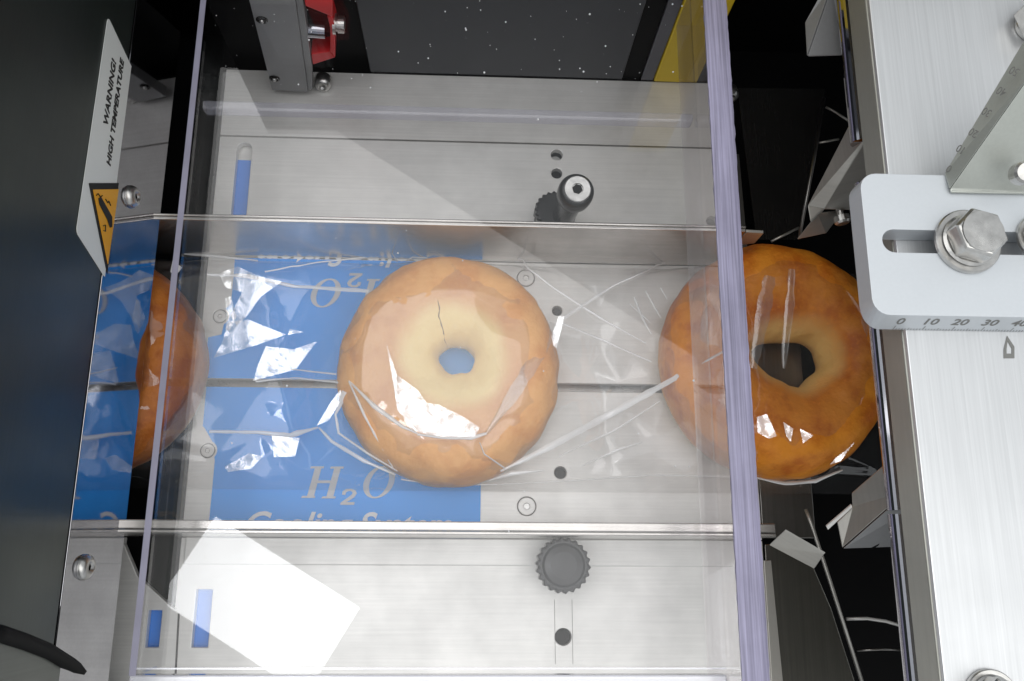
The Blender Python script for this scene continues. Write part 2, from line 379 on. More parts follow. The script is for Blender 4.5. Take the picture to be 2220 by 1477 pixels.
bm = bmesh.new(); box(bm, -.168, .1345, .0142, .0182, .0487, .0500); obj('top_flange', bm, STEEL_RAIL, fr_, .0005)
bm = bmesh.new(); box(bm, -.168, .1345, .0125, .0141, .0015, .0503); obj('upright_sheet', bm, STEEL_RAIL, fr_, .0005)
bm = bmesh.new(); box(bm, -.137, .1345, -.0005, .0124, .0003, .0018); obj('foot_flange', bm, STEEL, fr_, .0006)
# flared tab of the front rail
t0 = [P(1700, 1152, .050), P(1786, 1202, .050), P(1765, 1233, .040), P(1668, 1182, .040)]
plate('flared_tab', STEEL_BR, fr_, [t0], (.0004, .0008, .0010), .0003)

# ---------------------------------------------------------------- knobs
def knurl(t, r, h): return 1 + .045 * math.cos(22 * t)
def knob_disc(name, parent, c, r, z0, z1, mat):
    bm = bmesh.new()
    lathe(bm, [(r * .93, z0), (r, z0 + .0012), (r, z1 - .0012), (r * .94, z1 - .0002), (r * .88, z1)], 132, c, wob=lambda t, rr_, h: knurl(t, rr_, h) if rr_ > r * .9 else 1)
    return obj(name, bm, mat, parent)
kf = empty('knurled_knob', (*P(1222, 1238)[:2], 0)); tag(kf, 'grey knurled clamp knob on the front plate against the front rail', 'knob')
c = P(1222, 1226, .026)
bm = bmesh.new(); lathe(bm, [(.004, .0003), (.004, .016)], 20, (c.x, c.y, 0)); obj('stud', bm, BOLT, kf)
knob_disc('knurled_disc', kf, (c.x, c.y, 0), .0122, .0155, .026, KNOBGREY)
bm = bmesh.new(); lathe(bm, [(.0100, .0258), (.0098, .0266), (.0088, .0272), (.0060, .0277), (.0030, .0279), (.0004, .0280)], 40, (c.x, c.y, 0)); obj('cap', bm, KNOBGREY, kf)
kr = empty('post_knob', (*P(1230, 470)[:2], 0)); tag(kr, 'black post knob with hex socket screw standing behind the rear rail', 'knob')
c = P(1205, 455, .020)
knob_disc('knurled_disc', kr, (c.x, c.y, 0), .0105, .0085, .020, RUBBER)
bm = bmesh.new(); lathe(bm, [(.004, .0003), (.004, .0085)], 20, (c.x, c.y, 0)); obj('stud', bm, BOLT, kr)
t_ = P(1251, 412, .062); pb = Vector((c.x + .004, c.y - .003, .018))
ax = (t_ - pb).normalized(); ln = (t_ - pb).length
bm = bmesh.new(); lathe(bm, [(.0058, 0), (.0058, ln * .72), (.0066, ln * .78)], 28, pb, ax); obj('post', bm, BLACKSTEEL, kr, smooth=False)
bm = bmesh.new(); lathe(bm, [(.0070, ln * .76), (.0084, ln * .80), (.0086, ln * .90), (.0084, ln * .96), (.0078, ln * 1.0), (.0066, ln * 1.02)], 40, pb, ax); cp = obj('cap', bm, RUBBER, kr, smooth=True)
tp = pb + ax * ln * 1.02
bm = bmesh.new(); lathe(bm, [(.0064, 0), (.0064, .0007), (.0060, .0010), (.0027, .0010), (.0025, .0003)], 36, tp, ax); sc_ = obj('socket_screw', bm, BOLT, kr)
bm = bmesh.new(); lathe(bm, [(.0025, .00032), (.0025, .0005)], 6, tp, ax); obj('hex_socket', bm, BLACK, sc_)

# ---------------------------------------------------------------- bagels
def bagel(name, lab, outer_c, rx, ry, hole_c, hx, hy, Ht, z0, mat, seed, zlift=0, teardrop=0):
    NT, NP = 168, 60
    bm = bmesh.new(); lay = bm.verts.layers.float_vector.new('tz')
    rows = []
    oc, hc = Vector(outer_c), Vector(hole_c)
    so = Vector((seed * 3.1, seed * 1.7, seed))
    for i in range(NT):
        th = 2 * math.pi * i / NT; ct, st = math.cos(th), math.sin(th)
        wob = 1 + .022 * noise.noise(Vector((ct * 1.4, st * 1.4, 0)) + so) + .012 * noise.noise(Vector((ct * 4, st * 4, 2)) + so)
        o = oc + Vector((rx * ct * wob, ry * st * wob))
        hw = 1 + .13 * noise.noise(Vector((ct * 1.8, st * 1.8, 5)) + so)
        hh = hc + Vector((hx * ct * hw, hy * st * hw * (1 + teardrop * max(0, -st) - teardrop * .5 * max(0, st))))
        row = []
        for j in range(NP):
            ph = 2 * math.pi * j / NP; cp_, sp_ = math.cos(ph), math.sin(ph)
            pk = .56
            ee = .82
            cc = math.copysign(abs(cp_) ** ee, cp_)
            t = pk + (1 - pk) * cc if cc > 0 else pk + pk * cc
            if sp_ >= 0:
                hgt = Ht * (1 + .05 * noise.noise(Vector((ct * 1.2, st * 1.2, 9)) + so))
                z = z0 + (hgt - z0) * abs(sp_) ** (.86 if cc > 0 else 1.12)
            else: z = z0 - z0 * abs(sp_) ** .55
            p = hh.lerp(o, t)
            d = .0011 * noise.noise(Vector((p.x * 90, p.y * 90, z * 90)) + so) + .0003 * noise.noise(Vector((p.x * 260, p.y * 260, z * 260)) + so)
            q = Vector((p.x, p.y, max(0, z + d) + zlift))
            q.x += d * ct * cc; q.y += d * st * cc
            v = bm.verts.new(q); v[lay] = (t, z / Ht, ph)
            row.append(v)
        rows.append(row)
    for i in range(NT):
        a, b2 = rows[i], rows[(i + 1) % NT]
        for j in range(NP): bm.faces.new((a[j], b2[j], b2[(j + 1) % NP], a[(j + 1) % NP]))
    root = empty(name, (oc.x, oc.y, zlift)); tag(root, lab, 'bagel', 'bagels in the wrapping film')
    b = obj('crust', bm, mat, root, smooth=True)
    return root
HB = .0375
B1c, B3c = (-.0120, .0930), (.1495, .1000)
q = P(992, 793, .006); 
bg1 = bagel('bagel', 'pale bagel with a small hole and a crack, over the blue labels', B1c, .0543, .0570, (q.x, q.y + .001), .0086, .0075, HB, .0150, CRUST1, 1.0)
q = P(1695, 786, .010)
bg3 = bagel('bagel', 'golden bagel with a wide hole beside the slotted aluminium scale plate', B3c, .0565, .0600, (q.x, q.y + .002), .0178, .0104, HB + .002, .0150, CRUST3, 2.3, .001, .5)
q = P(190, 790, .018); B2c = (q.x, q.y)
bg2 = bagel('bagel', 'dark brown bagel passing under the hood', B2c, .0560, .0545, B2c, .012, .012, HB, .0150, CRUST2, 5.2, .0005)

# ---------------------------------------------------------------- wrapping film
def dome(x, y, c, rx, ry, top):
    r = math.hypot((x - c[0]) / rx, (y - c[1]) / ry)
    pk, z0 = .60, .0150
    if r < pk: return top + .0012
    if r < .97:
        u = (r - pk) / (1 - pk); return z0 + (top - z0) * max(0, 1 - u ** 2.2) ** (1 / 2.0) + .0014
    u = (.97 - pk) / (1 - pk); ze = z0 + (top - z0) * (1 - u ** 2.2) ** .5 + .0014
    return max(0, ze - (r - .97) * .034)
RD = [(random.uniform(0, 6.28), random.uniform(60, 190), random.uniform(0, 6.28), random.uniform(.3, 1)) for _ in range(9)]
Y0, Y1 = .0352, .1530
def film_raw(x, y):
    hb = max(dome(x, y, B1c, .0543, .0570, HB), dome(x, y, B3c, .0570, .0600, HB + .003), dome(x, y, B2c, .0560, .0545, HB))
    flat = 1 - min(1, hb / .016)
    wv = 0
    for a, k, ph, am in RD:
        s = (x * math.cos(a) + y * math.sin(a)) * k + ph + 1.3 * noise.noise(Vector((x * 22, y * 22, a)))
        wv += am * (abs(((s / math.pi) % 2) - 1) - .5)
    n = noise.noise(Vector((x * 60, y * 60, 3))) * .5
    h = max(hb, .0038 + .004 * flat) + (.0010 * wv * (.25 + .75 * flat)) * (1 if hb < .03 else .16) + .0006 * n * flat
    e = min(1, max(0, (y - Y0) / .008), max(0, (Y1 - y) / .007))
    return max(.0016, .0016 + (h - .0016) * (e ** .6))
from mathutils.geometry import delaunay_2d_cdt
from mathutils.bvhtree import BVHTree
def film_facets():
    # taut film breaks into flat facets between creases
    pts = []; X0_, X1_ = -.197, .207
    st_ = .0125; i = 0; x = X0_
    while x < X1_:
        y = Y0
        while y < Y1:
            ed = y == Y0 or y + st_ >= Y1 or x == X0_ or x + st_ >= X1_
            pts.append(Vector((min(X1_, x + (0 if x == X0_ else random.uniform(-.5, .5) * st_)), min(Y1, max(Y0, y + (0 if y == Y0 else random.uniform(-.5, .5) * st_))))))
            y += st_ * random.uniform(.7, 1.3)
        pts.append(Vector((x, Y1))); x += st_
    pts += [Vector((X1_, Y0 + (Y1 - Y0) * k / 10)) for k in range(11)]
    vo, _, fo, *_r = delaunay_2d_cdt(pts, [], [], 0, 1e-5)
    v3 = []
    for p in vo:
        h = film_raw(p.x, p.y); j = .0006 if h > .03 else .0016
        v3.append((p.x, p.y, max(.0016, h + random.uniform(-.3, 1) * j) if Y0 + .002 < p.y < Y1 - .002 else h))
    return BVHTree.FromPolygons(v3, fo)
FBV = film_facets()
def film_h(x, y):
    h = film_raw(x, y); r = FBV.ray_cast(Vector((x, y, 1)), Vector((0, 0, -1)))
    if r[0] is None: return h
    f = r[0].z
    return max(.0014, .72 * f + .28 * h, h - .0012 if h > .012 else 0)
def on_film(px, py, lift=.0003):
    z = .02
    for _ in range(14):
        p = P(px, py, z); z = .5 * z + .5 * (film_h(p.x, p.y) + lift)
    p = P(px, py, z); return p
film = empty('wrapping_film', (0, .0935, 0)); tag(film, 'clear crinkled plastic film web wrapped round all the bagels', 'plastic film')
X0, X1 = -.1960, .2060
nx, ny = 330, 98
bm = bmesh.new()
grid = [[bm.verts.new((X0 + (X1 - X0) * i / nx, y, film_h(X0 + (X1 - X0) * i / nx, y))) for y in [Y0 + (Y1 - Y0) * j / ny for j in range(ny + 1)]] for i in range(nx + 1)]
for i in range(nx):
    for j in range(ny): bm.faces.new((grid[i][j], grid[i + 1][j], grid[i + 1][j + 1], grid[i][j + 1]))
obj('film_web', bm, FILM, film, smooth=True)

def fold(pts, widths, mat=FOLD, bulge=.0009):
    """narrow pleat of film following pixels over the film surface"""
    dense = []
    for i in range(len(pts) - 1):
        n = max(2, int(math.dist(pts[i], pts[i + 1]) / 14))
        for k in range(n):
            t = k / n; dense.append((pts[i][0] * (1 - t) + pts[i + 1][0] * t, pts[i][1] * (1 - t) + pts[i + 1][1] * t, widths[i] * (1 - t) + widths[i + 1] * t))
    dense.append((*pts[-1], widths[-1]))
    P3 = [on_film(x, y) for x, y, _ in dense]
    for _ in range(3):
        zs = [p.z for p in P3]
        for i in range(1, len(P3) - 1): P3[i].z = max(zs[i], (zs[i - 1] + zs[i] + zs[i + 1]) / 3)
    bm = bmesh.new(); rows = []
    for i, p in enumerate(P3):
        d = (P3[min(i + 1, len(P3) - 1)] - P3[max(i - 1, 0)]); d.z = 0; d.normalize(); s = Vector((-d.y, d.x, 0))
        wd = dense[i][2] * .00021 * .5 * (1 + .35 * noise.noise(p * 300))
        rows.append([bm.verts.new(p + s * wd * k + Vector((0, 0, .0004 + bulge * b_))) for k, b_ in ((-1, 0), (-.15, 1), (.5, .55), (1, 0))])
    for a, b2 in zip(rows, rows[1:]):
        for k in range(3): bm.faces.new((a[k], b2[k], b2[k + 1], a[k + 1]))
    return obj('film_fold', bm, mat, film, smooth=True)
def facet(poly, tilt=1.0, mat=CRINK, jit=.22, aim=None):
    """a crinkle of film, flat enough to catch the ceiling light"""
    cx = sum(p[0] for p in poly) / len(poly); cy = sum(p[1] for p in poly) / len(poly)
    c = on_film(cx, cy, .0006)
    tgt = LAMP_KEY if aim is None else aim
    n = ((CAM - c).normalized() + (tgt - c).normalized()).normalized()
    n = (n * tilt + Vector((0, 0, 1)) * (1 - tilt)).normalized()
    pts = []
    for x, y in poly:
        d = ray(x, y); t = (c - CAM).dot(n) / d.dot(n); pts.append(CAM + d * t)
    lift = max(0, max(film_h(p.x, p.y) + .0003 - p.z for p in pts)) * .6
    bm = bmesh.new(); vs = [bm.verts.new(p + Vector((0, 0, lift))) for p in pts]
    es = [bm.edges.new((vs[i], vs[(i + 1) % len(vs)])) for i in range(len(vs))]
    bmesh.ops.triangle_fill(bm, edges=es, use_beauty=True)
    bmesh.ops.subdivide_edges(bm, edges=bm.edges[:], cuts=5, use_grid_fill=True)
    for v in bm.verts:
        q_ = v.co * 1.0
        v.co.z += jit * (.0007 * noise.noise(q_ * 260) + .0005 * abs(noise.noise(q_ * 520 + Vector((3, 1, 0)))))
    return obj('film_fold', bm, mat, film, smooth=True)
FOLDS = [([(757, 826), (810, 880), (872, 925), (905, 940)], [3, 10, 8, 4]), ([(757, 828), (790, 900), (852, 1015)], [4, 6, 4]), ([(690, 927), (630, 945), (560, 938), (455, 936)], [5, 14, 9, 7]),
         ([(692, 928), (720, 958), (790, 1000), (858, 1030)], [4, 9, 8, 4]), ([(748, 850), (728, 900), (735, 940), (800, 985), (862, 1022)], [14, 6, 5, 5, 3]),
         ([(1205, 705), (1160, 780), (1110, 860), (1055, 940)], [26, 30, 26, 8]), ([(905, 942), (960, 950), (1020, 950), (1055, 940)], [5, 5, 8, 6]),
         ([(1085, 1022), (1180, 975), (1320, 900), (1495, 803), (1600, 745)], [5, 14, 16, 12, 3]), ([(1210, 990), (1330, 935), (1430, 870)], [4, 6, 3]),
         ([(1110, 556), (1200, 625), (1300, 690), (1400, 745)], [5, 5, 6, 3]), ([(1215, 700), (1320, 745), (1412, 785)], [5, 6, 3]), ([(1215, 695), (1330, 620), (1420, 580), (1500, 548)], [10, 6, 4, 3]),
         ([(1085, 1050), (1250, 1042), (1420, 1030), (1640, 1036)], [3, 3, 3, 3]), ([(1095, 1016), (1050, 985), (1040, 960)], [4, 3, 2]), ([(450, 596), (540, 600), (640, 622), (800, 632)], [5, 10, 8, 10]),
         ([(575, 590), (690, 570), (845, 553)], [4, 4, 3]), ([(400, 551), (470, 556), (560, 566)], [5, 8, 4]), ([(845, 553), (862, 570)], [3, 2]), ([(1375, 645), (1392, 690), (1412, 725)], [4, 7, 3]), ([(1400, 632), (1418, 665), (1432, 690)], [4, 6, 3]),
         ([(1432, 625), (1446, 650)], [4, 2]), ([(1365, 660), (1410, 700)], [3, 2]), ([(1716, 585), (1712, 660), (1702, 745), (1699, 800)], [14, 22, 16, 8]), ([(1668, 600), (1652, 690), (1632, 800)], [26, 34, 16]),
         ([(880, 568), (960, 556), (1050, 557)], [3, 5, 3]), ([(1060, 1042), (1110, 1026), (1180, 1020)], [4, 12, 3]),
         ([(555, 828), (640, 820), (735, 830)], [5, 4, 5]), ([(560, 790), (620, 800), (730, 812)], [2, 3, 5]), ([(870, 1040), (960, 1052), (1080, 1050)], [3, 4, 4]), ([(1262, 1010), (1340, 975), (1390, 960)], [3, 7, 3]),
         ([(205, 632), (320, 622)], [4, 4]), ([(190, 930), (300, 938)], [8, 6]), ([(1640, 1036), (1700, 1049), (1765, 1044), (1825, 1020)], [5, 9, 8, 3])]
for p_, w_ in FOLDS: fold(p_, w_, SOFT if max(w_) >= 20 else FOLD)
FACETS = [[(480, 600), (520, 585), (565, 605), (615, 617), (570, 650), (540, 692), (518, 712), (505, 690), (530, 640), (495, 630)], [(500, 705), (545, 700), (625, 732), (560, 755), (470, 782), (490, 745)],
          [(580, 755), (640, 762), (690, 745), (645, 805), (553, 830), (562, 800)], [(492, 650), (504, 645), (515, 690), (500, 722), (492, 716)], [(487, 1012), (540, 983), (570, 990), (545, 1016), (495, 1024)],
          [(755, 830), (738, 880), (715, 915), (690, 926), (720, 875)], [(838, 745), (862, 815), (905, 846), (925, 875), (950, 878), (975, 890), (1005, 905), (1040, 928), (1030, 947), (950, 950), (890, 932), (862, 890)],
          [(1640, 905), (1662, 898), (1684, 946), (1666, 952), (1642, 938)], [(1698, 915), (1720, 930), (1714, 958), (1704, 945)], [(1733, 930), (1762, 945), (1740, 962)], [(1798, 1008), (1835, 965), (1854, 935), (1850, 962), (1822, 1000)],
          [(1210, 690), (1222, 690), (1205, 760), (1190, 745)], [(630, 715), (660, 722), (625, 728)], [(590, 945), (650, 950), (640, 990), (594, 992)], [(1870, 660), (1884, 700), (1878, 735), (1866, 700)]]
for f_ in FACETS: facet(f_, 1.0 if f_[0][0] < 1500 else .9)
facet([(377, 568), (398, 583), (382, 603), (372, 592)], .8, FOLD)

# crack in the pale bagel
bm = bmesh.new(); row = []
dep = bpy.context.evaluated_depsgraph_get()
crust = [c_ for c_ in bg1.children if c_.name.startswith('crust')][0]
bpy.context.view_layer.update()
from mathutils.bvhtree import BVHTree
bv = BVHTree.FromObject(crust, bpy.context.evaluated_depsgraph_get())
mi = crust.matrix_world.inverted()
for k, (x, y) in enumerate([(949, 652), (953, 668), (951, 686), (957, 705), (962, 724), (963, 738), (970, 752), (971, 764)]):
    for dxp in (0,):
        hit = bv.ray_cast(mi @ CAM, mi.to_3x3() @ ray(x, y).normalized())
        if hit[0]:
            p = crust.matrix_world @ hit[0]; wd = (.00012, .0003, .00028, .00034, .0003, .00028, .0002, .0001)[k]
            row.append([bm.verts.new(p + Vector((-wd, 0, .0002))), bm.verts.new(p + Vector((wd, 0, .0002)))])
for a, b2 in zip(row, row[1:]): bm.faces.new((a[0], a[1], b2[1], b2[0]))
obj('crack', bm, paint('crack_shadowed_crumb', (.20, .085, .03), .9, .1), bg1)

# ---------------------------------------------------------------- clear cover
cov = empty('acrylic_cover', (0, .1, .055)); tag(cov, 'clear acrylic guard cover with a frosted sawn edge over the bagels', 'guard cover')
CXL, CXR = -.1268, .0995
boxo('top_sheet', ACRYL, cov, CXL + .0031, CXR - .0002, -.0405, .36, SHEET - .003, SHEET)
boxo('side_wall', ACRYL_W, cov, CXL, CXL + .0029, -.0405, .36, .055, SHEET + .0002)
boxo('cut_edge', EDGE_L, cov, CXL - .0001, CXL + .0024, -.0408, .36, SHEET + .0003, SHEET + .0006)
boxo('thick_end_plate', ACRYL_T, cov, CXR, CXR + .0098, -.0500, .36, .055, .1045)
bm = bmesh.new()
n = 160; rows = []
for i in range(n + 1):
    y = -.0503 + .4105 * i / n
    j = lambda s: .00035 * noise.noise(Vector((y * 220, s, 0))) + .0005 * max(0, noise.noise(Vector((y * 700, s, 4))) - .25)
    rows.append([bm.verts.new((CXR + a + j(k), y, z)) for k, (a, z) in enumerate(((-.0002, .1040), (-.0002 , .1052), (.0026, .1056), (.0052, .1055), (.0078, .1056), (.0101, .1050), (.0101, .1040)))])
for a, b2 in zip(rows, rows[1:]):
    for k in range(6): bm.faces.new((a[k], b2[k], b2[k + 1], a[k + 1]))
obj('sawn_edge', bm, EDGE, cov)
boxo('front_flange', EDGE_W, cov, CXL, CXR - .0002, -.0436, -.0407, SHEET - .006, SHEET + .0004, .0006)
boxo('front_flange', EDGE_W, cov, CXL, CXR - .0002, -.0386, -.0380, SHEET + .0001, SHEET + .0004)
boxo('rear_pale_strip', clear('acrylic_pale_strip', (.96, .96, .99), .07, .08, .10, (.9, .9, 1)), cov, CXL + .004, CXR - .001, .1965, .2005, .0745, .0815, .0008)  # hazy clear strip added to draw the pale lines across the rear cover
# dust specks lying on the cover
bm = bmesh.new()
for _ in range(120):
    px, py = random.uniform(440, 1520), random.uniform(-20, 215) if random.random() < .75 else random.uniform(200, 1400)
    p = P(px, py, SHEET + .0003); r = random.choice((.00012, .00018, .00025, .0004)) * random.uniform(.7, 1.3)
    if not (CXL + .006 < p.x < CXR - .003): continue
    bmesh.ops.create_icosphere(bm, subdivisions=1, radius=r, matrix=Matrix.Translation(p))
tag(obj('dust', bm, DUST), 'fine white dust specks lying on the clear cover', 'dust', kind='stuff')

# ---------------------------------------------------------------- hood on the left with mirror strip
WX, ZB = -.1563, .0835
hood = empty('sealing_hood', (-.2, .1, .05)); tag(hood, 'dark steel sealing hood with a mirror-polished lower strip', 'hood')
boxo('hood_wall', DARKWALL, hood, WX - .10, WX, -.20, .36, ZB, .212, .001)
MB, MT = Vector((-.1496, 0, .0445)), Vector((WX + .0002, 0, ZB - .0004)); MN = Vector(((MT - MB).z, 0, -(MT - MB).x)).normalized()
plate('mirror_strip', MIRROR, hood, [[MB + Vector((0, -.20, 0)), MB + Vector((0, .344, 0)), MT + Vector((0, .344, 0)), MT + Vector((0, -.20, 0))]], -MN * .003, .0003)
for px, py in ((284, 427), (182, 1230)):
    d = ray(px, py); p = CAM + d * ((MB - CAM).dot(MN) / d.dot(MN))
    bm = bmesh.new(); lathe(bm, [(.0050, -.0006), (.0052, .0006), (.0046, .0020), (.0034, .0029), (.0019, .0032), (.0017, .0018)], 32, p, MN); s = obj('button_screw', bm, BOLT, hood, smooth=True)
    bm = bmesh.new(); lathe(bm, [(.0016, .0018), (.0016, .0021)], 6, p, MN); obj('hex_socket', bm, BLACK, s)
# black seal curving over the front lower corner, with a second panel below it
sp_ = [PX(x, y, WX + .0012) for x, y in ((-40, 1366), (0, 1374), (55, 1392), (105, 1412), (150, 1440), (200, 1480), (260, 1540))]
bm = bmesh.new(); tube(bm, sp_, .0028, 10); obj('edge_seal', bm, BLACK, hood, smooth=True)
lowp = [Vector((WX + .0002, p.y - .001, p.z)) for p in sp_] + [Vector((WX + .0002, -.19, sp_[-1].z)), Vector((WX + .0002, -.19, sp_[0].z))]
plate('front_panel', metal('front_panel_steel', (.12, .13, .12), .35, .7), hood, [lowp], (.0008, 0, 0))

# warning sticker
st = empty('warning_sticker', (WX, .16, .108)); tag(st, 'white high temperature warning sticker with yellow triangle on the dark hood', 'sticker')
def W(y, z, dx=.0): return Vector((WX + .0002 + dx, y, z))
def skew(pts, r=.0025):
    out = []
    for i in range(len(pts)):
        a, b2, c2_ = pts[i - 1], pts[i], pts[(i + 1) % len(pts)]
        u = (a - b2).normalized() * r; v = (c2_ - b2).normalized() * r
        for k in range(6):
            t = k / 5; out.append(b2 + u * (1 - t) ** 2 + v * t ** 2)
    return out
cr = [PX(233, 36, WX + .0002), PX(291, 160, WX + .0002), PX(233, 612, WX + .0002), PX(164, 503, WX + .0002)]
plate('sticker_sheet', STICKER, st, [skew(cr)], (.0003, 0, 0))
tri = [W(.1420, .1195, .0004), W(.1545, .0938, .0004), W(.1135, .0942, .0004)]
tri = [PX(x, y, WX + .0006) for x, y in ((192, 397), (262, 397), (233, 601))]
plate('triangle_border', INK, st, [skew(tri, .0008)], (.00015, 0, 0))
ctr = sum(tri, Vector()) / 3
inn = [ctr + (p - ctr) * .80 + Vector((.00025, 0, 0)) for p in tri]
plate('triangle_field', ORANGE, st, [skew(inn, .0006)], (.00012, 0, 0))
sym = [PX(x, y, WX + .0011) for x, y in ((213, 430), (219, 427), (243, 470), (243, 492), (238, 494), (232, 476), (215, 443))]
plate('hot_surface_symbol', INK, st, [sym], (.0001, 0, 0))
for pts in (((209, 424), (213, 420), (218, 428), (222, 424)), ((229, 432), (234, 440), (236, 436), (240, 446)), ((224, 490), (229, 488), (229, 502), (225, 500))):
    bm = bmesh.new(); tube(bm, [PX(x, y, WX + .0012) for x, y in pts], .00022, 5); obj('heat_wave', bm, INK, st)
p = PX(233, 276, WX + .0006); text('lettering', 'WARNING!', INK, st, (WX + .0006, p.y, p.z), (0, 1, 0), (0, 0, 1), .0060, .0, .0001, .00015)
p = PX(239, 362, WX + .0006); text('lettering', 'HIGH TEMPERATURE', INK, st, (WX + .0006, p.y, p.z), (0, 1, 0), (0, 0, 1), .0054, .0, .0001, .00015)

# ---------------------------------------------------------------- rear wall things
RY = .2655
bp_ = empty('rear_panel', (0, RY, 0)); tag(bp_, 'smooth black upright panel at the back of the bed', 'panel')
boxo('panel_sheet', BLACKPANEL, bp_, -.060, .0810, RY, RY + .004, .0012, .25, .0005)
boxo('panel_sheet', BLACK, bp_, -.136, -.0602, RY + .006, RY + .010, -.02, .25)
boxo('panel_edge', BLACK, bp_, .0812, .0915, RY + .001, RY + .006, .0012, .25)
boxo('panel_trim', metal('panel_trim_grey', (.10, .10, .115), .4, .4), bp_, .0917, .0985, RY, RY + .006, .0012, .25)
yp = empty('yellow_post', (.111, RY, 0)); tag(yp, 'flat yellow upright strip beside the black rear panel', 'post')
boxo('post_strip', YELLOW, yp, .0990, .1235, RY - .001, RY + .005, .0012, .25, .0006)
gb = empty('grey_bracket', (-.1, .25, 0)); tag(gb, 'leaning grey metal bracket plate with two screws beside the red clamp', 'bracket')
BYY = .2500
q4 = [PY(540, 0, BYY), PY(590, 196, BYY), PY(668, 201, BYY), PY(640, 0, BYY)]
q4[0] = q4[0] + (q4[0] - q4[1]) * .6; q4[3] = q4[3] + (q4[3] - q4[2]) * .6
plate('bracket_plate', GREYM, gb, [q4], (0, .006, 0), .0005)
e4 = [PY(668.5, 201, BYY), PY(677, 199, BYY), PY(676, 152, BYY), PY(655, 0, BYY), PY(640.5, 0, BYY)]
up_ = (q4[3] - q4[2]).normalized() * .05; e4[3] += up_; e4[4] += up_
plate('bracket_return', GREYM, gb, [[p + Vector((0, .0012, 0)) for p in e4]], (0, .006, 0), .0004)
for px, py in ((568, 43), (595, 170)):
    p = PY(px, py, BYY); bm = bmesh.new(); lathe(bm, [(.0028, 0), (.0028, .0006), (.0018, .0012), (.0013, .0005)], 20, p + Vector((0, .0002, 0)), (0, -1, 0)); s = obj('bracket_screw', bm, BLACKSTEEL, gb)
    bm = bmesh.new(); bmesh.ops.create_icosphere(bm, subdivisions=2, radius=.0012, matrix=Matrix.Translation(p + Vector((0, -.0008, .0)))); obj('screw_socket', bm, BOLT, s, smooth=True)
rc = empty('red_clamp', (-.07, .25, .03)); tag(rc, 'red painted clamp with a steel shaft and bolt beside the grey bracket', 'clamp')
CY_ = .2500
def pyq(pts, dy=0): return [PY(x, y, CY_ + dy) for x, y in pts]
plate('clamp_block', RED, rc, [pyq([(648, -70), (721, -70), (721, 38), (662, 14)])], (0, .012, 0), .0006)
plate('clamp_bar', RED, rc, [pyq([(709, 36), (721, 39), (727, 62), (727, 124), (716, 113), (716, 62)], .001)], (0, .010, 0), .0005)
plate('clamp_foot', RED, rc, [pyq([(674, 118), (715, 112), (727, 125), (678, 141)], .0022)], (0, .009, 0), .0005)
plate('clamp_inside', BLACK, rc, [pyq([(655, 14), (715, 40), (715, 115), (672, 120)], .011)], (0, .002, 0))
a, b_ = PY(652, 62, CY_ + .006), PY(705, 66, CY_ + .006)
bm = bmesh.new(); lathe(bm, [(.0042, 0), (.0042, (b_ - a).length)], 24, a, b_ - a); obj('shaft', bm, CHROME, rc)
a, b_ = PY(722, 52, CY_ + .004), PY(748, 54, CY_ + .004); d = (b_ - a).length
bm = bmesh.new(); lathe(bm, [(.0050, 0), (.0050, d * .25), (.0034, d * .28), (.0034, d * .4), (.0042, d * .42), (.0042, d * .95), (.0036, d)], 24, a, b_ - a); obj('bolt', bm, BOLT, rc)
for px, py, lab in ((700, 181, 'shiny dome screw at the foot of the grey bracket'), (1583, 206, 'shiny dome screw behind the frosted cover edge')):
    p = PY(px, py, .2560)
    bm = bmesh.new(); lathe(bm, [(.0045, -.0040), (.0047, 0), (.0044, .0016), (.0034, .0028), (.0018, .0033), (.0015, .0020)], 28, p, (0, -1, .35)); tag(obj('dome_screw', bm, BOLT, smooth=True), lab, 'screw')

# ---------------------------------------------------------------- right hand chute and under-plates
ch = empty('infeed_chute', (.17, .1, 0)); tag(ch, 'dark polished steel infeed chute below the golden bagel', 'chute')
boxo('chute_floor', STEEL_DARK, ch, XR + .0006, .172, .0135, .1545, -.0046, -.0006, .0004)
plate('rear_apron', BLACKSTEEL, ch, [[P(1598, 190), P(1790, 192), P(1735, 520), P(1640, 520)]], (0, 0, -.002), .0004)
plate('rear_flange', STEEL_DARK, ch, [[Vector((.1390, .1560, 0)), Vector((.1470, .1560, 0)), Vector((.1455, .2220, 0)), Vector((.1390, .2220, 0))]], (0, 0, -.003), .0004)
ap = [P(1655, 1180), P(1740, 1180), P(1800, 1320), P(1858, 1500), P(1672, 1500)]
plate('front_apron', metal('apron_steel', (.30, .29, .26), .25, .95, (60, 1, 60), .2, .02, .2), ch, [[p + Vector((.0010, 0, -.001)) for p in ap]], (0, 0, -.002), .0004)
plate('apron_sheen_strip', STEEL_BR, ch, [[P(x, y, .0006) for x, y in ((1656, 1215), (1672, 1215), (1700, 1500), (1674, 1500))]], (0, 0, -.001), .0003)  # pale strip added for the beige reflection on the apron's left side
bm = bmesh.new(); tube(bm, [P(1746, 1104, -.001), P(1760, 1140, -.001), P(1800, 1262, -.003), P(1872, 1490, -.006)], .0011, 8); obj('edge_rod', bm, STEEL_BR, ch, smooth=True)
bm = bmesh.new(); tube(bm, [P(1786, 214, .01), P(1764, 350, .01), P(1732, 520, .01)], .0010, 8); obj('edge_rod', bm, STEEL_DARK, ch, smooth=True)
for pts, r in (([(1790, 232), (1812, 244), (1842, 264)], .0007), ([(1776, 310), (1818, 302)], .0007), ([(1672, 524), (1732, 494)], .0008)):
    bm = bmesh.new(); tube(bm, [P(x, y, .004) for x, y in pts], r, 6); obj('wire', bm, STEEL_BR, ch, smooth=True)
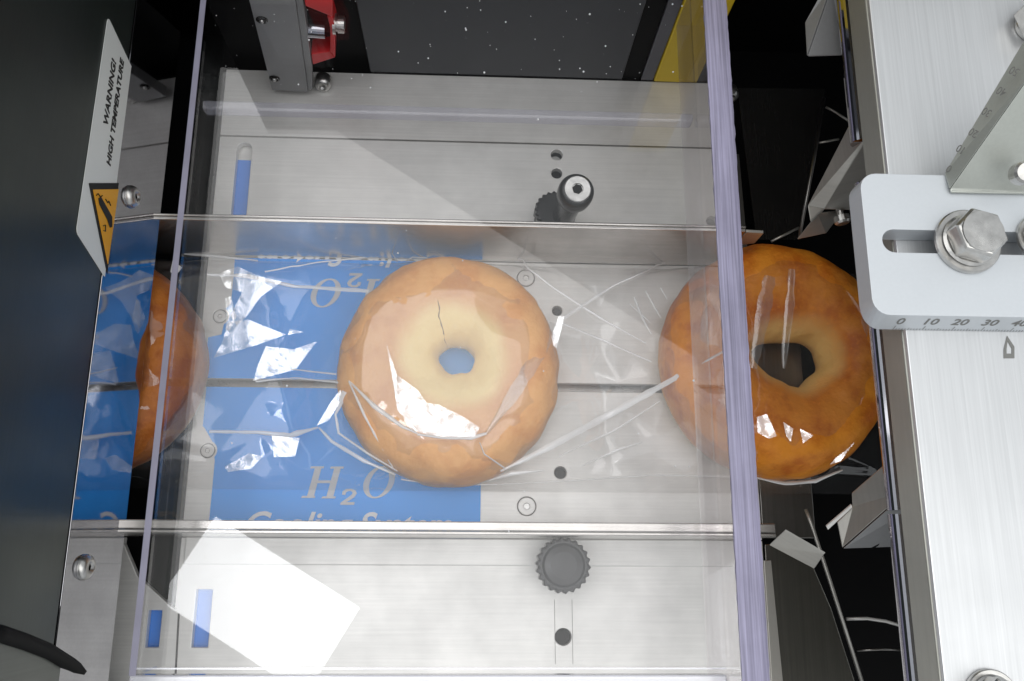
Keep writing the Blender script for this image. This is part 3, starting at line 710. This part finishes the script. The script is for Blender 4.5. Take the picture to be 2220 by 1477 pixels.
for pts, r, m_ in (([(1835, 1342), (1880, 1341), (1920, 1347), (1965, 1360)], .0009, STEEL), ([(1858, 1411), (1910, 1408), (1968, 1410)], .0007, STEEL_DARK)):
    bm = bmesh.new(); tube(bm, [P(x, y, -.02) for x, y in pts], r, 6); obj('wire', bm, m_, ch, smooth=True)

# ---------------------------------------------------------------- infeed beam
bmr = empty('infeed_beam', (.2, .1, .138)); tag(bmr, 'wide milled aluminium infeed beam under the slotted scale plate', 'beam')
BX, BZ0, BZ1 = .1480, .1385, .1550
boxo('beam_plate', ALU, bmr, BX + .0004, .40, -.12, .36, BZ1 - .002, BZ1, .0004)
boxo('beam_side', ALU_SIDE, bmr, BX, .40, -.12, .36, BZ0, BZ1 - .0021, .0006)
bm = bmesh.new(); a, b_ = Vector((.1570, .26, .119)), Vector((.1570, .168, .119)); lathe(bm, [(.0036, 0), (.0040, .0005), (.0040, (b_ - a).length)], 24, a, b_ - a); obj('round_rod', bm, CHROME, bmr)
bm = bmesh.new(); a, b_ = Vector((.1570, .150, .119)), Vector((.1570, .020, .119)); lathe(bm, [(.0040, 0), (.0040, (b_ - a).length)], 24, a, b_ - a); obj('round_rod', bm, CHROME, bmr)
bm = bmesh.new(); a, b_ = Vector((.1570, .0186, .119)), Vector((.1570, -.09, .119)); lathe(bm, [(.0040, 0), (.0040, (b_ - a).length)], 24, a, b_ - a); obj('round_rod', bm, CHROME, bmr)
ptr = [(2183, 728), (2199, 752), (2199, 777), (2176, 777), (2176, 757)]; pin = [(2184, 740), (2193, 756), (2193, 767), (2182, 767), (2182, 757)]
plate('pointer_mark', GREYINK, bmr, [[P(x, y, BZ1 + .0001) for x, y in ptr], [P(x, y, BZ1 + .0001) for x, y in pin]], (0, 0, .0001))
# hanging brackets
def px3(l): return [P(x, y, z) for x, y, z in l]
b1 = empty('hanging_bracket', (.14, .15, .1)); tag(b1, 'folded steel bracket above the golden bagel, with a hanging bolt', 'bracket', 'brackets under the infeed beam')
plate('bracket_flange', STEEL_BR, b1, [px3([(1864, 226, .122), (1876, 300, .122), (1784, 452, .088), (1757, 480, .086), (1751, 446, .088)])], (.0010, -.0004, -.0012), .0003)
plate('bracket_web', STEEL_BR, b1, [px3([(1878, 301, .1215), (1886, 380, .100), (1845, 455, .082), (1786, 453, .0870)])], (.0008, .0002, -.0010), .0003)
plate('bracket_leg', STEEL_BR, b1, [px3([(1772, 462, .086), (1828, 455, .078), (1790, 505, .070), (1728, 518, .072)])], (.0008, .0002, -.0010), .0003)
c = P(1778, 438, .0895); bm = bmesh.new(); bmesh.ops.create_icosphere(bm, subdivisions=2, radius=.0010, matrix=Matrix.Translation(c)); obj('rivet', bm, BOLT, b1, smooth=True)
a, b_ = P(1815, 440, .082), P(1818, 484, .078)
bm = bmesh.new(); lathe(bm, [(.0014, 0), (.0014, (b_ - a).length * .7), (.0034, (b_ - a).length * .72), (.0036, (b_ - a).length * 1.0), (.0028, (b_ - a).length * 1.1)], 20, a, (b_ - a) + Vector((0, 0, .004))); obj('hanging_bolt', bm, BOLT, b1)
b2_ = empty('hanging_bracket', (.14, .03, .1)); tag(b2_, 'pale folded steel bracket below the golden bagel, joined to the beam', 'bracket', 'brackets under the infeed beam')
plate('bracket_flange', STEEL_BR, b2_, [px3([(1950, 980, .120), (1965, 1066, .120), (1826, 1188, .095), (1815, 1132, .095), (1848, 1098, .099), (1847, 1070, .100)])], (.0006, .0004, -.0012), .0003)
plate('bracket_web', GREYM, b2_, [px3([(1966, 1068, .1195), (1972, 1106, .110), (1942, 1186, .080), (1828, 1190, .0940)])], (.0006, .0004, -.0010), .0003)
plate('bracket_lip', STEEL, b2_, [px3([(1846, 1094, .1005), (1847, 1101, .1005), (1795, 1149, .093), (1791, 1141, .093)])], (.0002, .0004, -.0010), .0002)
c = P(1892, 1172, .0865); bm = bmesh.new(); lathe(bm, [(.0024, -.0006), (.0024, .0016)], 16, c, (-.3, -.4, 1)); obj('bracket_hole', bm, HOLE, b2_)
b3_ = empty('hanging_bracket', (.14, .23, .1)); tag(b3_, 'dark grey folded bracket beside the rear rod, above the black void', 'bracket', 'brackets under the infeed beam')
plate('bracket_flange', GREYM, b3_, [px3([(1745, 50, .10), (1795, -40, .11), (1802, -30, .11), (1749, 120, .10)])], (.0008, 0, -.0010), .0003)
plate('bracket_web', GREYM, b3_, [px3([(1804, -30, .1095), (1880, -30, .12), (1830, 118, .10), (1751, 121, .0995)])], (.0008, 0, -.0010), .0003)

# ---------------------------------------------------------------- slotted scale plate
SZ0, SZ1 = BZ1 + .0003, .1652
sp = empty('scale_plate', (.17, .105, SZ0)); tag(sp, 'slotted anodised aluminium scale plate marked 0 to 40, with rounded corners', 'scale plate')
x0, y1 = .1328, .1325
y0 = P(2050, 685, SZ1).y; yb0 = P(2050, 717, SZ0).y
out = rrect(x0, .30, y0, y1, .0058, SZ1)
sa, sb = P(1912, 500, SZ1), P(1930, 548, SZ1)
sy0, sy1 = .1035, .1118; r_ = (sy1 - sy0) / 2; sx = .1385
slot = [Vector((sx + r_ - r_ * math.sin(t), (sy0 + sy1) / 2 + r_ * math.cos(t), SZ1)) for t in [math.pi * i / 12 for i in range(13)]] + [Vector((.262, sy0, SZ1)), Vector((.262, sy1, SZ1))]
pb_ = plate('plate_body', ALU_WHITE, sp, [out, slot], (0, 0, SZ0 - SZ1), .0007)
for v_ in pb_.data.vertices:          # the ruled edges are bevelled outwards
    if v_.co.z < SZ0 + .001:
        if v_.co.y < y0 + .0058: v_.co.y += (yb0 - y0) * min(1, (y0 + .0058 - v_.co.y) / .0058)
FD = Vector((0, y0 - yb0, SZ1 - SZ0)).normalized(); FN = Vector((0, -FD.z, FD.y))
p0, p40 = P(1937, 711, SZ0 + .001), P(2191, 711, SZ0 + .001)
step = (p40.x - p0.x) / 4
bm = bmesh.new()
for k in range(0, 66):
    x = p0.x + step * k / 10; ln_ = .0026 if k % 10 == 0 else .0014 if k % 5 == 0 else .0009
    a_ = Vector((x, yb0, SZ0)) + FN * .00008 + FD * .0003
    vs = [bm.verts.new(a_ + Vector((sx_, 0, 0)) + FD * l_) for sx_, l_ in ((-.00013, 0), (.00013, 0), (.00013, ln_), (-.00013, ln_))]; bm.faces.new(vs)
obj('scale_ticks', bm, GREYINK, sp)
for k in range(7):
    text('scale_number', str(10 * k), GREYINK, sp, Vector((p0.x + step * k + .0004, yb0, SZ0)) + FN * .0001 + FD * .0042, (1, 0, 0), FD, .0056, 0, .00004, .00006, 'CENTER')
def hexbolt(name, lab, c, rw, rh, hh, group='hex bolts on the infeed beam'):
    root = empty(name, c); tag(root, lab, 'bolt', group)
    bm = bmesh.new(); lathe(bm, [(rw * .98, .0001), (rw, .0004), (rw, .0016), (rw * .96, .0020), (rh * .5, .0020)], 48, c); obj('washer', bm, BOLT, root)
    if rw > rh * 1.2:
        bm = bmesh.new(); lathe(bm, [(rw * .80, .0021), (rw * .82, .0026), (rw * .74, .0032)], 48, c); obj('spring_washer', bm, BOLT, root)
    bm = bmesh.new(); lathe(bm, [(rh, .0033), (rh, hh - .0010), (rh * .90, hh)], 6, c); h_ = obj('hex_head', bm, BOLT, root, .0004)
    bm = bmesh.new(); lathe(bm, [(rh * .80, hh + .0001), (rh * .78, hh + .0004), (rh * .3, hh + .0006)], 40, c); obj('head_face', bm, BOLT, h_, smooth=False)
    return root
c = P(2098, 524, SZ1 + .001); c.z = SZ1
hexbolt('hex_bolt', 'large hex bolt with washer clamping the slotted scale plate', c, .0114, .0090, .0105)
c2_ = Vector((c.x + .026, c.y + .002, SZ1)); hexbolt('hex_bolt', 'second hex bolt in the plate slot, cut off by the frame beside the first', c2_, .0085, .0070, .0100)
c = P(2240, 60, BZ1); hexbolt('hex_bolt', 'dark hex bolt head on the beam behind the angled ruler', c, .0075, .0098, .0110)
c = P(2146, 1512, BZ1); hexbolt('hex_bolt', 'dark bolt head on the bare aluminium beam far from the scale plate', c, .0085, .0070, .0095)
# angled ruler bracket
rb = empty('ruler_bracket', (.18, .13, SZ1)); tag(rb, 'grey angled ruler bracket with engraved numbers behind the hex bolt', 'bracket')
za, zb2 = SZ1 + .0006, .196
L0, L1, R0, R1 = P(2048, 376, za), P(2236, 62, zb2 - .010), P(2058, 410, za + .001), P(2240, 152, zb2)
RUL = metal('ruler_steel', (.50, .52, .48), .42, .6, (1, 1, 1), .05, .01, .08)
plate('ruler_face', RUL, rb, [[L0, R0, R1, L1]], (.0010, .0004, -.0010), .0003)
plate('ruler_base', RUL, rb, [[R0 + Vector((.0003, 0, 0)), P(2062, 417, za + .001), P(2290, 421, za + .001), P(2290, 95, zb2), R1 + Vector((.0003, 0, 0))]], (.0004, 0, -.0012), .0004)
u = (R1 - R0).normalized(); v = (L0 - R0); v = (v - u * v.dot(u)).normalized(); nn = u.cross(v)
for k, (px, py) in enumerate(((2063, 360), (2089, 318), (2116, 282), (2145, 237), (2177, 192), (2205, 148))):
    d = ray(px, py); n_ = nn; t = (R0 - CAM).dot(n_) / d.dot(n_); p = CAM + d * t
    off = n_ * (.0003 if n_.dot(CAM - p) > 0 else -.0003)
    xd, yd = v, -u
    if xd.cross(yd).dot(CAM - p) < 0: xd = -xd
    text('ruler_number', str(10 * k), GREYINK, rb, p + off * 1.0, xd, yd, .0036, 0, .00005, .00004, 'CENTER')
c = P(2222, 374, .181); bm = bmesh.new(); lathe(bm, [(.0038, -.004), (.0038, .001), (.0030, .0018)], 24, c, (-.2, -.3, 1)); obj('ruler_screw', bm, BOLT, rb)
